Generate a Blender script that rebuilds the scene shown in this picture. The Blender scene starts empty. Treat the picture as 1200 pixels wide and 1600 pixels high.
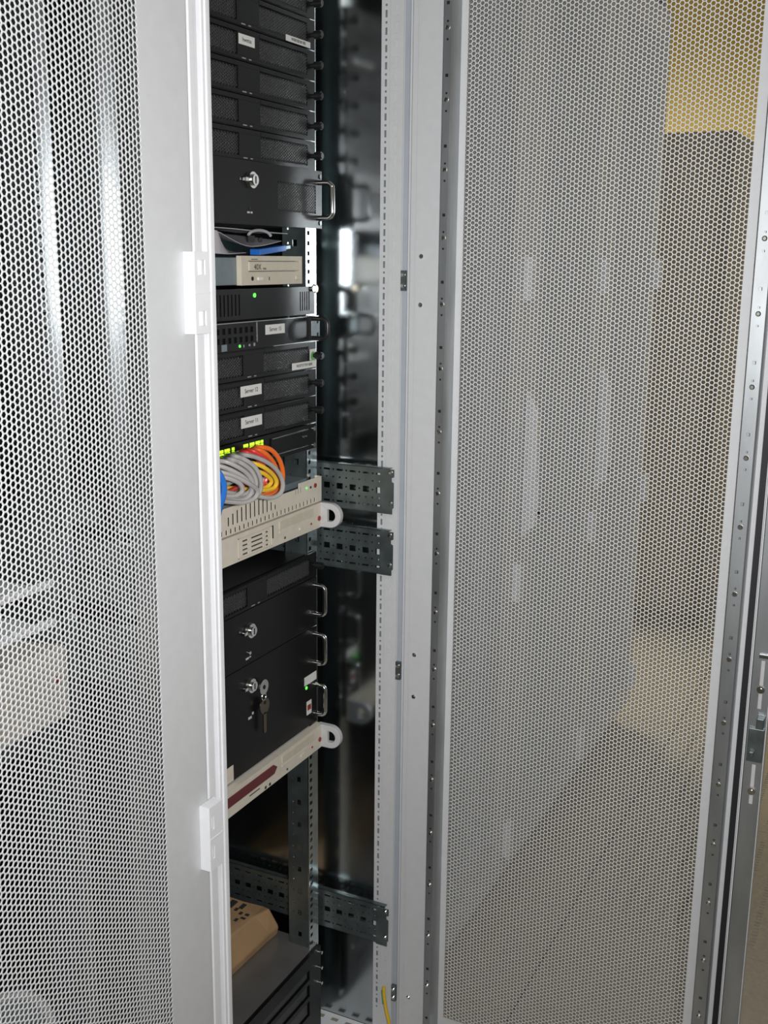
import bpy, bmesh, math, random
import numpy as np
from mathutils import Vector, Matrix
random.seed(7)
S = bpy.context.scene
C = S.collection
U = 0.04445
TOP = 1.870            # height of the upper edge of rack unit 0
YR = 0.156             # setback of the equipment rails behind the rack front

# ------------------------------------------------------------------ camera
W, H, FPX = 1200, 1600, 1731.5
CX, CY, CZ, AZ, TI, RO = -1.0542, -0.7575, TOP - 0.3537, 0.4555, 0.2261, -0.0106
Fv = Vector((math.cos(AZ)*math.cos(TI), math.sin(AZ)*math.cos(TI), -math.sin(TI)))
R0 = Vector((math.sin(AZ), -math.cos(AZ), 0)); D0 = Fv.cross(R0)
Rv = math.cos(RO)*R0 + math.sin(RO)*D0; Dv = -math.sin(RO)*R0 + math.cos(RO)*D0
cam = bpy.data.cameras.new('camera'); co = bpy.data.objects.new('camera', cam); C.objects.link(co)
cam.sensor_fit = 'VERTICAL'; cam.sensor_height = 36; cam.sensor_width = 27; cam.lens = 36*FPX/H
cam.clip_start = 0.02
co.matrix_world = Matrix(((Rv.x, -Dv.x, -Fv.x, CX), (Rv.y, -Dv.y, -Fv.y, CY), (Rv.z, -Dv.z, -Fv.z, CZ), (0, 0, 0, 1)))
S.camera = co
EYE = Vector((CX, CY, CZ))
def at(u, v, X=None, Y=None, Z=None):      # point of the world seen at a place of the photo, on a plane of the room
    d = Fv + Rv*((u-600)/FPX) + Dv*((v-800)/FPX)
    t = (X-CX)/d.x if X is not None else (Y-CY)/d.y if Y is not None else (Z-CZ)/d.z
    return EYE + d*t

# ------------------------------------------------------------------ light and exposure
vs = S.view_settings
vs.view_transform = 'Standard'; vs.look = 'None'; vs.gamma = 1; vs.use_curve_mapping = False
vs.exposure = 0.0
wld = bpy.data.worlds.new('room'); S.world = wld; wld.use_nodes = True
wld.node_tree.nodes['Background'].inputs[0].default_value = (0.8, 0.85, 0.9, 1)
wld.node_tree.nodes['Background'].inputs[1].default_value = 0.035
def lamp(name, loc, tgt, sx, sy, watt, col, shape='RECTANGLE'):
    l = bpy.data.lights.new(name, 'AREA'); l.shape = shape; l.size = sx; l.size_y = sy; l.energy = watt; l.color = col
    o = bpy.data.objects.new(name, l); C.objects.link(o); o.location = loc
    o.rotation_euler = (Vector(tgt)-Vector(loc)).to_track_quat('-Z', 'Y').to_euler()
    return o
flash = lamp('camera_flash', EYE + Rv*0.07 - Dv*0.01 - Fv*0.01, EYE + Fv*2 - Dv*0.25, 0.035, 0.022, 14.3, (0.98, 0.985, 1.0))
flash.data.spread = math.radians(140)
lamp('fluorescent_aisle_lamp', (-2.3, -1.1, 2.74), (-0.4, -0.5, 0.6), 1.2, 0.3, 9, (1.0, 0.98, 0.95))
lamp('fluorescent_aisle_lamp', (2.2, -1.25, 2.76), (2.2, -1.25, 0), 1.2, 0.3, 2.0, (1.0, 0.97, 0.90))
for wx in (2.75, 5.0):
    lamp('rail_reflection_light', (wx, -2.34, 1.53), (wx, 0, 1.53), 0.75, 0.60, 4.5, (0.9, 0.96, 1.0))  # added unseen area lights, placed to reflect in the right-hand rails
lamp('warm_corner_lamp', (4.0, 1.5, 2.72), (4.0, 1.4, 0), 0.9, 0.5, 34, (1.0, 0.86, 0.56))
lamp('wall_glow_light', (5.45, 0.75, 1.62), (6.0, 0.75, 1.75), 0.25, 0.25, 3.6, (1.0, 0.87, 0.52))  # added light hidden behind the steel cabinet, brightens the wall above it

# ------------------------------------------------------------------ materials
def mat(name, col, rough=0.5, metal=0.0, var=0.06, scale=30, bump=0.0, stretch=(1, 1, 1), emit=None, spec=0.5, rvar=0.0):
    m = bpy.data.materials.new(name); m.use_nodes = True
    nt = m.node_tree; b = nt.nodes['Principled BSDF']
    b.inputs['Roughness'].default_value = rough; b.inputs['Metallic'].default_value = metal
    b.inputs['Specular IOR Level'].default_value = spec
    tc = nt.nodes.new('ShaderNodeTexCoord'); mp = nt.nodes.new('ShaderNodeMapping'); mp.inputs['Scale'].default_value = stretch
    nz = nt.nodes.new('ShaderNodeTexNoise'); nz.inputs['Scale'].default_value = scale; nz.inputs['Detail'].default_value = 4
    nt.links.new(tc.outputs['Object'], mp.inputs[0]); nt.links.new(mp.outputs[0], nz.inputs['Vector'])
    rp = nt.nodes.new('ShaderNodeValToRGB')
    lo = [max(0, c*(1-var*2)) for c in col]; hi = [min(1, c*(1+var*2)) for c in col]
    rp.color_ramp.elements[0].color = (*lo, 1); rp.color_ramp.elements[1].color = (*hi, 1)
    rp.color_ramp.elements[0].position = 0.3; rp.color_ramp.elements[1].position = 0.7
    nt.links.new(nz.outputs['Fac'], rp.inputs[0]); nt.links.new(rp.outputs[0], b.inputs['Base Color'])
    if rvar:
        mr = nt.nodes.new('ShaderNodeMapRange'); mr.inputs[3].default_value = rough-rvar; mr.inputs[4].default_value = rough+rvar
        mr.inputs[1].default_value = 0.3; mr.inputs[2].default_value = 0.7
        nt.links.new(nz.outputs['Fac'], mr.inputs[0]); nt.links.new(mr.outputs[0], b.inputs['Roughness'])
    if bump:
        bp = nt.nodes.new('ShaderNodeBump'); bp.inputs['Strength'].default_value = bump; bp.inputs['Distance'].default_value = 0.002
        nt.links.new(nz.outputs['Fac'], bp.inputs['Height']); nt.links.new(bp.outputs[0], b.inputs['Normal'])
    if emit:
        b.inputs['Emission Color'].default_value = (*emit[:3], 1); b.inputs['Emission Strength'].default_value = emit[3]
    return m
M = dict(
 paint=mat('light_grey_paint', (0.59, 0.595, 0.60), 0.42, var=0.012, scale=60),
 mesh=mat('perforated_sheet_paint', (0.60, 0.605, 0.605), 0.38, var=0.01, scale=60),
 white=mat('white_profile_paint', (0.80, 0.805, 0.82), 0.35, var=0.01, scale=60),
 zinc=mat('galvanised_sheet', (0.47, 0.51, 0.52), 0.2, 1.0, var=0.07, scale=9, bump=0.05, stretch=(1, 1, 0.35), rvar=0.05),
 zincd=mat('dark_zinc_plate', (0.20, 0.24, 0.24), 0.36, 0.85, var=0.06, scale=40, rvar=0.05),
 rail=mat('bright_zinc_rail', (0.72, 0.75, 0.77), 0.24, 1.0, var=0.05, scale=40),
 tube=mat('zinc_door_tube', (0.40, 0.42, 0.43), 0.42, 0.9, var=0.08, scale=25, stretch=(1, 1, 0.3)),
 black=mat('black_powder_coat', (0.0065, 0.0065, 0.0068), 0.34, var=0.05, scale=300, bump=0.05, spec=0.25),
 blackp=mat('black_plastic', (0.012, 0.012, 0.013), 0.3, var=0.05, scale=80),
 void=mat('dark_chassis_inside', (0.006, 0.006, 0.006), 0.7, var=0.02),
 grid=mat('black_vent_mesh', (0.024, 0.024, 0.025), 0.3, var=0.05, scale=80, spec=0.8),
 steel=mat('chassis_steel', (0.42, 0.43, 0.42), 0.25, 1.0, var=0.04, scale=30),
 chrome=mat('polished_chrome', (0.75, 0.75, 0.74), 0.08, 1.0, var=0.01),
 screw=mat('zinc_screw', (0.7, 0.7, 0.66), 0.22, 1.0, var=0.03),
 beige=mat('beige_plastic', (0.70, 0.64, 0.53), 0.45, var=0.02, scale=60),
 beiged=mat('beige_drive_plastic', (0.62, 0.56, 0.44), 0.42, var=0.02, scale=60),
 gslate=mat('grey_drive_case', (0.22, 0.26, 0.28), 0.5, 0.3, var=0.03, scale=60),
 lgrey=mat('light_grey_handle', (0.55, 0.54, 0.54), 0.4, var=0.02),
 label=mat('white_label', (0.75, 0.74, 0.70), 0.6, var=0.01),
 ink=mat('black_ink', (0.03, 0.03, 0.03), 0.7, var=0.0),
 inkg=mat('grey_print', (0.30, 0.30, 0.30), 0.7, var=0.0),
 inkw=mat('pale_print', (0.55, 0.55, 0.55), 0.7, var=0.0),
 green=mat('green_sticker', (0.16, 0.42, 0.12), 0.5, var=0.03),
 ledg=mat('green_led', (0.1, 0.9, 0.1), 0.4, emit=(0.12, 1.0, 0.08, 1.2)),
 ledy=mat('lime_led', (0.5, 0.9, 0.05), 0.4, emit=(0.55, 1.0, 0.02, 1.1)),
 ledb=mat('blue_led', (0.1, 0.1, 0.9), 0.4, emit=(0.1, 0.16, 1.0, 5)),
 red=mat('dark_red_button', (0.28, 0.03, 0.02), 0.4, var=0.03),
 maroon=mat('maroon_plastic', (0.14, 0.02, 0.025), 0.4, var=0.04),
 cgrey=mat('grey_cable', (0.36, 0.345, 0.33), 0.38, var=0.03),
 cred=mat('red_cable', (0.62, 0.04, 0.03), 0.34, var=0.03),
 corange=mat('orange_cable', (0.78, 0.15, 0.02), 0.34, var=0.03),
 cyellow=mat('yellow_cable', (0.75, 0.48, 0.03), 0.34, var=0.03),
 cblue=mat('blue_cable', (0.02, 0.14, 0.50), 0.34, var=0.03),
 cgreen=mat('green_cable', (0.16, 0.36, 0.08), 0.4, var=0.03),
 paper=mat('grey_printed_paper', (0.40, 0.38, 0.40), 0.7, var=0.05, scale=20),
 kraft=mat('brown_kraft_paper', (0.42, 0.26, 0.13), 0.7, var=0.06, scale=18, bump=0.25),
 brass=mat('dull_key_metal', (0.22, 0.18, 0.13), 0.35, 1.0, var=0.05),
 rubber=mat('black_rubber', (0.012, 0.012, 0.015), 0.6, var=0.02),
 seal=mat('blue_grey_seal', (0.40, 0.43, 0.47), 0.45, var=0.02),
 wall=mat('yellow_wall_paint', (0.74, 0.59, 0.21), 0.75, var=0.02, scale=6),
 wallg=mat('pale_wall_paint', (0.60, 0.59, 0.56), 0.75, var=0.02, scale=6),
 lid=mat('bare_metal_lid', (0.26, 0.25, 0.235), 0.3, 0.55, var=0.05, scale=14),
 ceil=mat('white_ceiling', (0.75, 0.74, 0.70), 0.8, var=0.02, scale=12),
 tile=mat('beige_floor_vinyl', (0.47, 0.425, 0.345), 0.42, var=0.05, scale=70, spec=0.4),
 sub=mat('dark_underfloor', (0.03, 0.03, 0.03), 0.9, var=0.02),
 tan=mat('taupe_cabinet_paint', (0.36, 0.32, 0.26), 0.5, var=0.02),
 gcase=mat('pale_case_plastic', (0.62, 0.56, 0.48), 0.5, var=0.02),
)

# ------------------------------------------------------------------ mesh helpers
class MB:
    def __init__(s): s.v = []; s.f = []
    def box(s, x0, x1, y0, y1, z0, z1):
        n = len(s.v)
        s.v += [(x0,y0,z0),(x1,y0,z0),(x1,y1,z0),(x0,y1,z0),(x0,y0,z1),(x1,y0,z1),(x1,y1,z1),(x0,y1,z1)]
        s.f += [tuple(n+i for i in q) for q in ((3,2,1,0),(4,5,6,7),(0,1,5,4),(1,2,6,5),(2,3,7,6),(3,0,4,7))]
        return s
    def cyl(s, c, ax, r, h, n=16, r2=None):        # from c along axis ax ('x','-y'...) for h
        sg = -1 if ax[0] == '-' else 1; a = 'xyz'.index(ax[-1]); r2 = r if r2 is None else r2
        o = len(s.v); c = Vector(c)
        for k, rr in ((0, r), (h, r2)):
            for i in range(n):
                t = 2*math.pi*i/n; p = [0, 0, 0]; p[a] = sg*k; p[(a+1) % 3] = rr*math.cos(t); p[(a+2) % 3] = rr*math.sin(t)
                s.v.append(tuple(c+Vector(p)))
        fl = [tuple(range(o+n-1, o-1, -1)), tuple(range(o+n, o+2*n))] + [(o+i, o+(i+1) % n, o+n+(i+1) % n, o+n+i) for i in range(n)]
        s.f += [tuple(reversed(q)) for q in fl] if sg < 0 else fl
        return s
    def tube(s, pts, r, n=8, close=False):
        pts = [Vector(p) for p in pts]; o = len(s.v); m = len(pts); up = None
        for i, p in enumerate(pts):
            a = pts[(i-1) % m] if (i or close) else p; b = pts[(i+1) % m] if (i < m-1 or close) else p
            t = (b-a).normalized()
            if up is None:
                up = Vector((0, 0, 1)) if abs(t.z) < 0.9 else Vector((1, 0, 0))
            up = (up - t*up.dot(t)).normalized(); w = t.cross(up)
            for k in range(n):
                q = 2*math.pi*k/n; s.v.append(tuple(p + up*r*math.cos(q) + w*r*math.sin(q)))
        for i in range(m if close else m-1):
            for k in range(n):
                j = (i+1) % m
                s.f.append((o+i*n+k, o+i*n+(k+1) % n, o+j*n+(k+1) % n, o+j*n+k))
        if not close:
            s.f.append(tuple(range(o+n-1, o-1, -1))); s.f.append(tuple(range(o+(m-1)*n, o+m*n)))
        return s
    def prism(s, poly, plane, a, b):                # poly in plane 'xz','yz','xy', swept from a to b on the third axis
        o = len(s.v); n = len(poly)
        def P(p, t): return {'xz': (p[0], t, p[1]), 'yz': (t, p[0], p[1]), 'xy': (p[0], p[1], t)}[plane]
        for t in (a, b): s.v += [P(p, t) for p in poly]
        s.f += [tuple(range(o, o+n)), tuple(range(o+2*n-1, o+n-1, -1))]
        s.f += [(o+i, o+n+i, o+n+(i+1) % n, o+(i+1) % n) for i in range(n)]
        return s
    def plate(s, plane, a0, a1, b0, b1, t0, t1, holes=()):   # flat plate with rectangular holes, thickness t0..t1
        xs = sorted({round(x, 6) for x in [a0, a1] + [h[0] for h in holes] + [h[1] for h in holes] if a0-1e-9 <= x <= a1+1e-9})
        zs = sorted({round(z, 6) for z in [b0, b1] + [h[2] for h in holes] + [h[3] for h in holes] if b0-1e-9 <= z <= b1+1e-9})
        full = np.ones((len(xs)-1, len(zs)-1), bool)
        xm = np.array([(xs[i]+xs[i+1])/2 for i in range(len(xs)-1)]); zm = np.array([(zs[i]+zs[i+1])/2 for i in range(len(zs)-1)])
        for h in holes: full[np.ix_((xm > h[0]) & (xm < h[1]), (zm > h[2]) & (zm < h[3]))] = False
        ix = {}
        def V(i, j, k):
            if (i, j, k) not in ix:
                t = (t0, t1)[k]; p = (xs[i], zs[j]); ix[i, j, k] = len(s.v)
                s.v.append({'xz': (p[0], t, p[1]), 'yz': (t, p[0], p[1]), 'xy': (p[0], p[1], t)}[plane])
            return ix[i, j, k]
        nx, nz = full.shape
        for i in range(nx):
            for j in range(nz):
                if not full[i, j]: continue
                s.f.append((V(i,j,0), V(i+1,j,0), V(i+1,j+1,0), V(i,j+1,0)))
                s.f.append((V(i,j+1,1), V(i+1,j+1,1), V(i+1,j,1), V(i,j,1)))
                for di, dj, e in ((-1,0,((i,j),(i,j+1))), (1,0,((i+1,j+1),(i+1,j))), (0,-1,((i+1,j),(i,j))), (0,1,((i,j+1),(i+1,j+1)))):
                    ii, jj = i+di, j+dj
                    if not (0 <= ii < nx and 0 <= jj < nz and full[ii, jj]):
                        (p, q), (r_, t_) = e
                        s.f.append((V(p,q,0), V(r_,t_,0), V(r_,t_,1), V(p,q,1)))
        return s
    def mesh(s, name, m, smooth=False):
        me = bpy.data.meshes.new(name); me.from_pydata(s.v, [], s.f); me.materials.append(m)
        bm = bmesh.new(); bm.from_mesh(me); bmesh.ops.recalc_face_normals(bm, faces=bm.faces); bm.to_mesh(me); bm.free()
        if smooth:
            me.polygons.foreach_set('use_smooth', [True]*len(me.polygons))
            try: me.set_sharp_from_angle(angle=math.radians(40))
            except Exception: pass
        return me
    def build(s, name, m, parent=None, smooth=False, bevel=0.0, loc=None):
        return link(name, s.mesh(name, m, smooth), parent, loc, bevel)
def link(name, me, parent=None, loc=None, bevel=0.0):
    o = bpy.data.objects.new(name, me); C.objects.link(o); o.parent = parent
    if loc is not None: o.location = loc
    if bevel:
        b = o.modifiers.new('bevel', 'BEVEL'); b.width = bevel; b.segments = 2; b.limit_method = 'ANGLE'
    return o
def tag(o, label, cat, group=None):
    o['label'] = label; o['category'] = cat
    if group: o['group'] = group
    return o
def thing(name, label, cat, loc=(0, 0, 0), group=None):
    o = bpy.data.objects.new(name, None); C.objects.link(o); o.location = loc; o.empty_display_size = 0.05
    return tag(o, label, cat, group)
def copy_tree(o, parent=None):
    c = o.copy(); C.objects.link(c); c.parent = parent
    for ch in KIDS(o): copy_tree(ch, c)
    return c
def KIDS(o): return [x for x in list(C.objects) if x.parent == o]
def text(name, body, size, m, parent, loc, rot=(math.pi/2, 0, 0), sx=1.0):
    cu = bpy.data.curves.new(name, 'FONT'); cu.body = body; cu.size = size; cu.align_x = 'CENTER'; cu.align_y = 'CENTER'; cu.extrude = 0.0001
    t = bpy.data.objects.new('tmp', cu); C.objects.link(t)
    me = bpy.data.meshes.new_from_object(t.evaluated_get(bpy.context.evaluated_depsgraph_get())); bpy.data.objects.remove(t)
    me.materials.clear(); me.materials.append(m)
    o = link(name, me, parent, loc); o.rotation_euler = rot; o.scale = (sx, 1, 1)
    return o
def hexgrid(w, h, p, web, th):                       # honeycomb sheet in the xz plane, hexagonal holes with walls
    cs = p*math.sqrt(3)/2; nc = int(round(w/cs)); nr = int(h/p)
    R = p/math.sqrt(3); r = (p-web)/math.sqrt(3)
    ang = np.radians(np.arange(6)*60.0); hx = np.cos(ang); hz = np.sin(ang)
    i, j = np.meshgrid(np.arange(nc), np.arange(nr), indexing='ij')
    x = (i.ravel()+0.5)*cs; z = (j.ravel()+0.5 + 0.5*(i.ravel() % 2))*p
    n = len(x)
    v = np.zeros((n, 18, 3), np.float32)
    v[:, 0:6, 0] = x[:, None] + R*hx; v[:, 0:6, 2] = z[:, None] + R*hz
    v[:, 6:12, 0] = x[:, None] + r*hx; v[:, 6:12, 2] = z[:, None] + r*hz
    v[:, 12:18] = v[:, 6:12]; v[:, 12:18, 1] = th
    k = np.arange(6); k1 = (k+1) % 6
    q = np.concatenate([np.stack([k, k1, 6+k1, 6+k], 1), np.stack([6+k, 6+k1, 12+k1, 12+k], 1)])
    f = (q[None] + (np.arange(n)*18)[:, None, None]).reshape(-1, 4)
    me = bpy.data.meshes.new('honeycomb')
    me.vertices.add(n*18); me.vertices.foreach_set('co', v.ravel())
    me.loops.add(f.size); me.loops.foreach_set('vertex_index', f.ravel().astype(np.int32))
    me.polygons.add(len(f)); me.polygons.foreach_set('loop_start', np.arange(0, f.size, 4, dtype=np.int32))
    me.update(calc_edges=True); me.validate()
    return me
def arc(c, r, a0, a1, n, f):                          # helper: list of f(cos,sin)
    return [f(c[0]+r*math.cos(a0+(a1-a0)*i/n), c[1]+r*math.sin(a0+(a1-a0)*i/n)) for i in range(n+1)]
def spline(P, n=10, close=False):                     # Catmull-Rom through points
    P = [Vector(p) for p in P]; out = []; m = len(P)
    for i in range(m if close else m-1):
        g = lambda k: P[k % m] if close else P[min(max(k, 0), m-1)]
        a, b, c, d = g(i-1), g(i), g(i+1), g(i+2)
        for s in range(n):
            t = s/n
            out.append(0.5*((2*b) + (c-a)*t + (2*a-5*b+4*c-d)*t*t + (3*b-a-3*c+d)*t**3))
    if not close: out.append(P[-1])
    return out
SCREW = MB().cyl((0, 0, 0), 'x', 0.0038, 0.0012, 12).cyl((0.0012, 0, 0), 'x', 0.0038, 0.0016, 12, 0.0022).mesh('screw', M['screw'], True)

# ------------------------------------------------------------------ room
def structure(o): o['kind'] = 'structure'; return o
fl = structure(MB().box(-3, 6.4, -2.4, 3.2, -0.06, -0.006).build('floor', M['sub']))
T0X, T0Y, TS = 1.275, -0.125, 0.60
def tile_mesh(perf):
    g = 0.0016; mb = MB()
    if perf:
        hs = []
        for bx in range(2):
            for i in range(18):
                for j in range(12):
                    x = 0.05 + bx*0.250 + i*0.0139; y = 0.06 + j*0.042
                    hs.append((x, x+0.006, y, y+0.012))
        mb.plate('xy', g, TS-g, g, TS-g, 0.0, -0.005, hs)
    else:
        mb.box(g, TS-g, g, TS-g, -0.005, 0)
    return mb.mesh('floor_tile', M['tile'])
tm, tp = tile_mesh(False), tile_mesh(True)
for i in range(-5, 8):
    for j in range(-4, 6):
        x, y = T0X + i*TS, T0Y + j*TS
        if x < -2.9 or x > 5.8 or y < -2.4 or y > 2.6: continue
        perf = (i in (0, 1) and j == -1)
        o = link('perforated_floor_tile' if perf else 'floor_tile', tp if perf else tm, fl, (x, y, 0))
structure(MB().box(6.0, 6.1, -2.4, 3.2, 0, 3.3).build('wall_far', M['wall']))
structure(MB().box(-3, 6.0, -2.5, -2.4, 0, 3.3).build('wall_aisle', M['wallg']))
structure(MB().box(-3, 6.0, 3.2, 3.3, 0, 3.3).build('wall_rear', M['wall']))
structure(MB().box(-3.1, -3, -2.4, 3.2, 0, 3.3).build('wall_near', M['wallg']))
structure(MB().box(-3.1, 6.1, -2.5, 3.3, 3.3, 3.36).build('ceiling', M['ceil']))

# ------------------------------------------------------------------ cabinet doors
DW, DZ0, DZ1 = 0.596, 0.085, 2.215
PITCH = 0.0069
HONEY = hexgrid(0.424, DZ1-DZ0-0.15, PITCH, 0.00142, 0.0011); HONEY.materials.append(M['mesh'])
HTOP = DZ0 + 0.075 - 0.003 + int((DZ1-DZ0-0.15)/PITCH)*PITCH
def sx(a, b): return (-b, -a)
def make_door(parent, loc, rot=0.0, lock=True):
    z0, z1 = DZ0, DZ1; hz = 0.075
    mb = MB()                                                       # outer sheet with its turned-in edges
    for a, b in ((0.0005, 0.0832), (0.5068, DW)): mb.box(*sx(a, b), 0, 0.0013, z0, z1)
    mb.box(*sx(0.0832, 0.5068), 0, 0.0013, z0, z0+hz); mb.box(*sx(0.0832, 0.5068), 0, 0.0013, HTOP, z1)
    mb.box(*sx(0, 0.0012), 0, 0.016, z0, z1); mb.box(*sx(DW-0.0012, DW), 0, 0.022, z0, z1)
    mb.box(*sx(0, DW), 0, 0.02, z0, z0+0.0012); mb.box(*sx(0, DW), 0, 0.02, z1-0.0012, z1)
    d = mb.build('door', M['paint'], parent, loc=loc); d.rotation_euler = (0, 0, rot)
    h = link('perforated_sheet', HONEY, d, (-0.0835-71*PITCH*math.sqrt(3)/2 - 0.0005, 0.0002, z0+hz-0.002))
    MB().box(*sx(0.010, 0.0515), 0.017, 0.0185, z0+0.01, z1-0.01).box(*sx(0.0012, 0.0105), 0.0145, 0.016, z0+0.005, z1-0.005).build('hinge_flange', M['paint'], d)
    for a, b, c in ((0.0605, 0.0725, 0.0665), (0.5275, 0.5462, 0.537)):
        hs = []; k = 0; z = z0+0.0
        mb = MB()
        zb = 0.5545 - 0.025*19
        while zb < z1-0.03:
            if zb > z0+0.02:
                q = 0.0030 if k % 4 else 0.0046
                if k % 4 != 1: hs.append((-c-q/2, -c+q/2, zb-q/2, zb+q/2))
            zb += 0.025; k += 1
        mb.plate('xz', -b, -a, z0+0.008, z1-0.008, 0.0385, 0.040, hs)
        mb.box(-b, -b+0.0012, 0.0013, 0.0385, z0+0.008, z1-0.008).box(-a-0.0012, -a, 0.0013, 0.0385, z0+0.008, z1-0.008)
        mb.box(-b+0.0012, -a-0.0012, 0.018, 0.019, z0+0.008, z1-0.008)
        mb.build('tubular_frame', M['tube'], d)
        zs = 0.146
        while zs < z1-0.06:
            if zs > z0+0.05:
                s = link('screw', SCREW, d, (-c, 0.040, zs)); s.rotation_euler = (0, 0, math.pi/2)
            zs += 0.1
    MB().box(*sx(0.554, 0.562), 0.0013, 0.009, z0+0.01, z1-0.01).build('rubber_gasket', M['rubber'], d)
    MB().box(*sx(0.5655, 0.5668), 0.0013, 0.012, z0+0.01, z1-0.01).build('gasket_lip', M['white'], d)
    if lock:
        hs = []
        for a, b in ((0.868, 0.944), (0.714, 0.779), (1.44, 1.52)): hs.append((-0.585, -0.5795, a, b))
        MB().plate('xz', -0.594, -0.5685, z0+0.03, z1-0.03, 0.014, 0.0158, hs).build('lock_plate', M['tube'], d)
        for a, b in ((0.868, 0.944), (0.714, 0.779), (1.44, 1.52)):
            MB().box(-0.586, -0.5785, 0.0125, 0.0137, a-0.004, b+0.004).build('lock_rod', M['lgrey'], d)
        for zz in (0.899, 0.736, 1.47):
            MB().cyl((-0.5822, 0.0158, zz), 'y', 0.0062, 0.003, 20, 0.0055).cyl((-0.5822, 0.0188, zz), 'y', 0.0028, 0.0015, 12).build('lock_bolt', M['screw'], d, smooth=True)
        mb = MB().box(-0.593, -0.571, 0.0158, 0.021, 0.785, 0.838).box(-0.592, -0.582, 0.0158, 0.030, 0.842, 0.858).box(-0.581, -0.575, 0.021, 0.028, 0.795, 0.803)
        mb.build('lock_latch', M['zincd'], d, bevel=0.0008)
        MB().box(-0.592, -0.5765, 0.0158, 0.0205, 0.949, 0.954).build('rod_guide', M['screw'], d)
    for zz in (0.192,):
        link('screw', SCREW, d, (-0.0205, 0.0185, zz)).rotation_euler = (0, 0, math.pi/2)
    for zz in (1.518, 1.443, 0.857, 0.781):
        link('screw', SCREW, d, (-0.0205, 0.0185, zz)).rotation_euler = (0, 0, math.pi/2)
    for k, (a, b) in enumerate(((1.430, 1.520), (0.765, 0.852), (0.130, 0.215))):    # hinge cover: leaf, three knuckles, two windows
        m = (a+b)/2; h = b-a
        mb = MB(); hs = [(-0.0115, 0.0025, m+0.020, m+0.036), (-0.0115, 0.0025, m-0.036, m-0.020)] if k == 0 else [(-0.014, -0.0085, m+0.012, m+0.029), (-0.014, -0.0085, m-0.028, m-0.011)]
        mb.plate('xz', -0.018, 0.011, a, b, -0.0150, -0.0125, hs)
        mb.box(-0.018, -0.016, -0.0125, 0, a, b).box(-0.016, 0.008, -0.0125, -0.0005, a, a+0.002).box(-0.016, 0.008, -0.0125, -0.0005, b-0.002, b)
        mb.box(-0.0185, 0.0115, -0.0157, -0.0150, m-0.001, m+0.001)
        mb.box(0.0085, 0.011, -0.0125, -0.0005, a, b)
        hg = mb.build('hinge', M['white'], d, bevel=0.0006)
    for a, b in ((1.430, 1.520), (0.765, 0.852), (0.130, 0.215)):
        MB().cyl((-0.0005, -0.0072, a+0.003), 'z', 0.0052, b-a-0.006, 16).build('hinge_pin', M['white'], d, smooth=True)
    return d
def dup_door(src, parent, loc, rot=0.0):
    c = copy_tree(src, parent); c.location = loc; c.rotation_euler = (0, 0, rot); return c

# ------------------------------------------------------------------ cabinets
CH = 2.25
def punched(a0, a1, b0, b1, t0, t1, plane, c, n0, big, small, z_from, pitch=0.025):
    hs = []; z = z_from; k = n0
    while z < b1-0.015:
        if z > b0+0.015:
            w, h = (big if k % 2 else small); hs.append((c-w/2, c+w/2, z-h/2, z+h/2))
        z += pitch/2; k += 1
    return MB().plate(plane, a0, a1, b0, b1, t0, t1, hs)
def bracket_mesh(length):
    hs = []; n = int(length/0.025)
    for i in range(n):
        y = 0.045 + i*0.025
        if y+0.022 > length: break
        hs.append((y-0.0060, y+0.0060, 0.0335, 0.0435))
        hs.append((y+0.0110, y+0.0140, 0.0370, 0.0400))
        for dz in (0.0520, 0.0235):
            hs.append((y-0.0015, y+0.0015, dz, dz+0.0030)); hs.append((y+0.0110, y+0.0140, dz, dz+0.0030))
        for dz in (0.0645, 0.0105):
            hs.append((y-0.0062, y+0.0062, dz, dz+0.0034)); hs.append((y+0.0110, y+0.0140, dz+0.0002, dz+0.0032))
    mb = MB().plate('yz', 0.026, length, 0.0, 0.077, 0.0, 0.0016, hs)
    mb.box(0, 0.010, 0.026, length, 0.0755, 0.077).box(0, 0.008, 0.026, length, 0.0, 0.0014)
    return mb.mesh('mounting_bracket', M['zincd'])
BR = bracket_mesh(0.62)
foot = [(0.040, 0.001), (0.040, 0.0765), (0.016, 0.0765), (0.016, 0.064), (0.0205, 0.062), (0.0205, 0.056), (0.0165, 0.054), (0.0165, 0.012), (0.019, 0.010), (0.019, 0.001)]
BF = MB().prism(foot, 'yz', -0.0045, -0.003).box(-0.003, 0.0, 0.034, 0.040, 0.001, 0.0765).mesh('bracket_foot', M['zincd'])
def add_bracket(root, z, x=0.565):
    b = link('mounting_bracket', BR, root, (x, 0, z))
    link('bracket_foot', BF, b, (0, 0, 0))
    for zz in (0.071, 0.019):
        s = link('screw', SCREW, b, (-0.0045, 0.0225, zz)); s.rotation_euler = (0, 0, math.pi)
    return b
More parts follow.
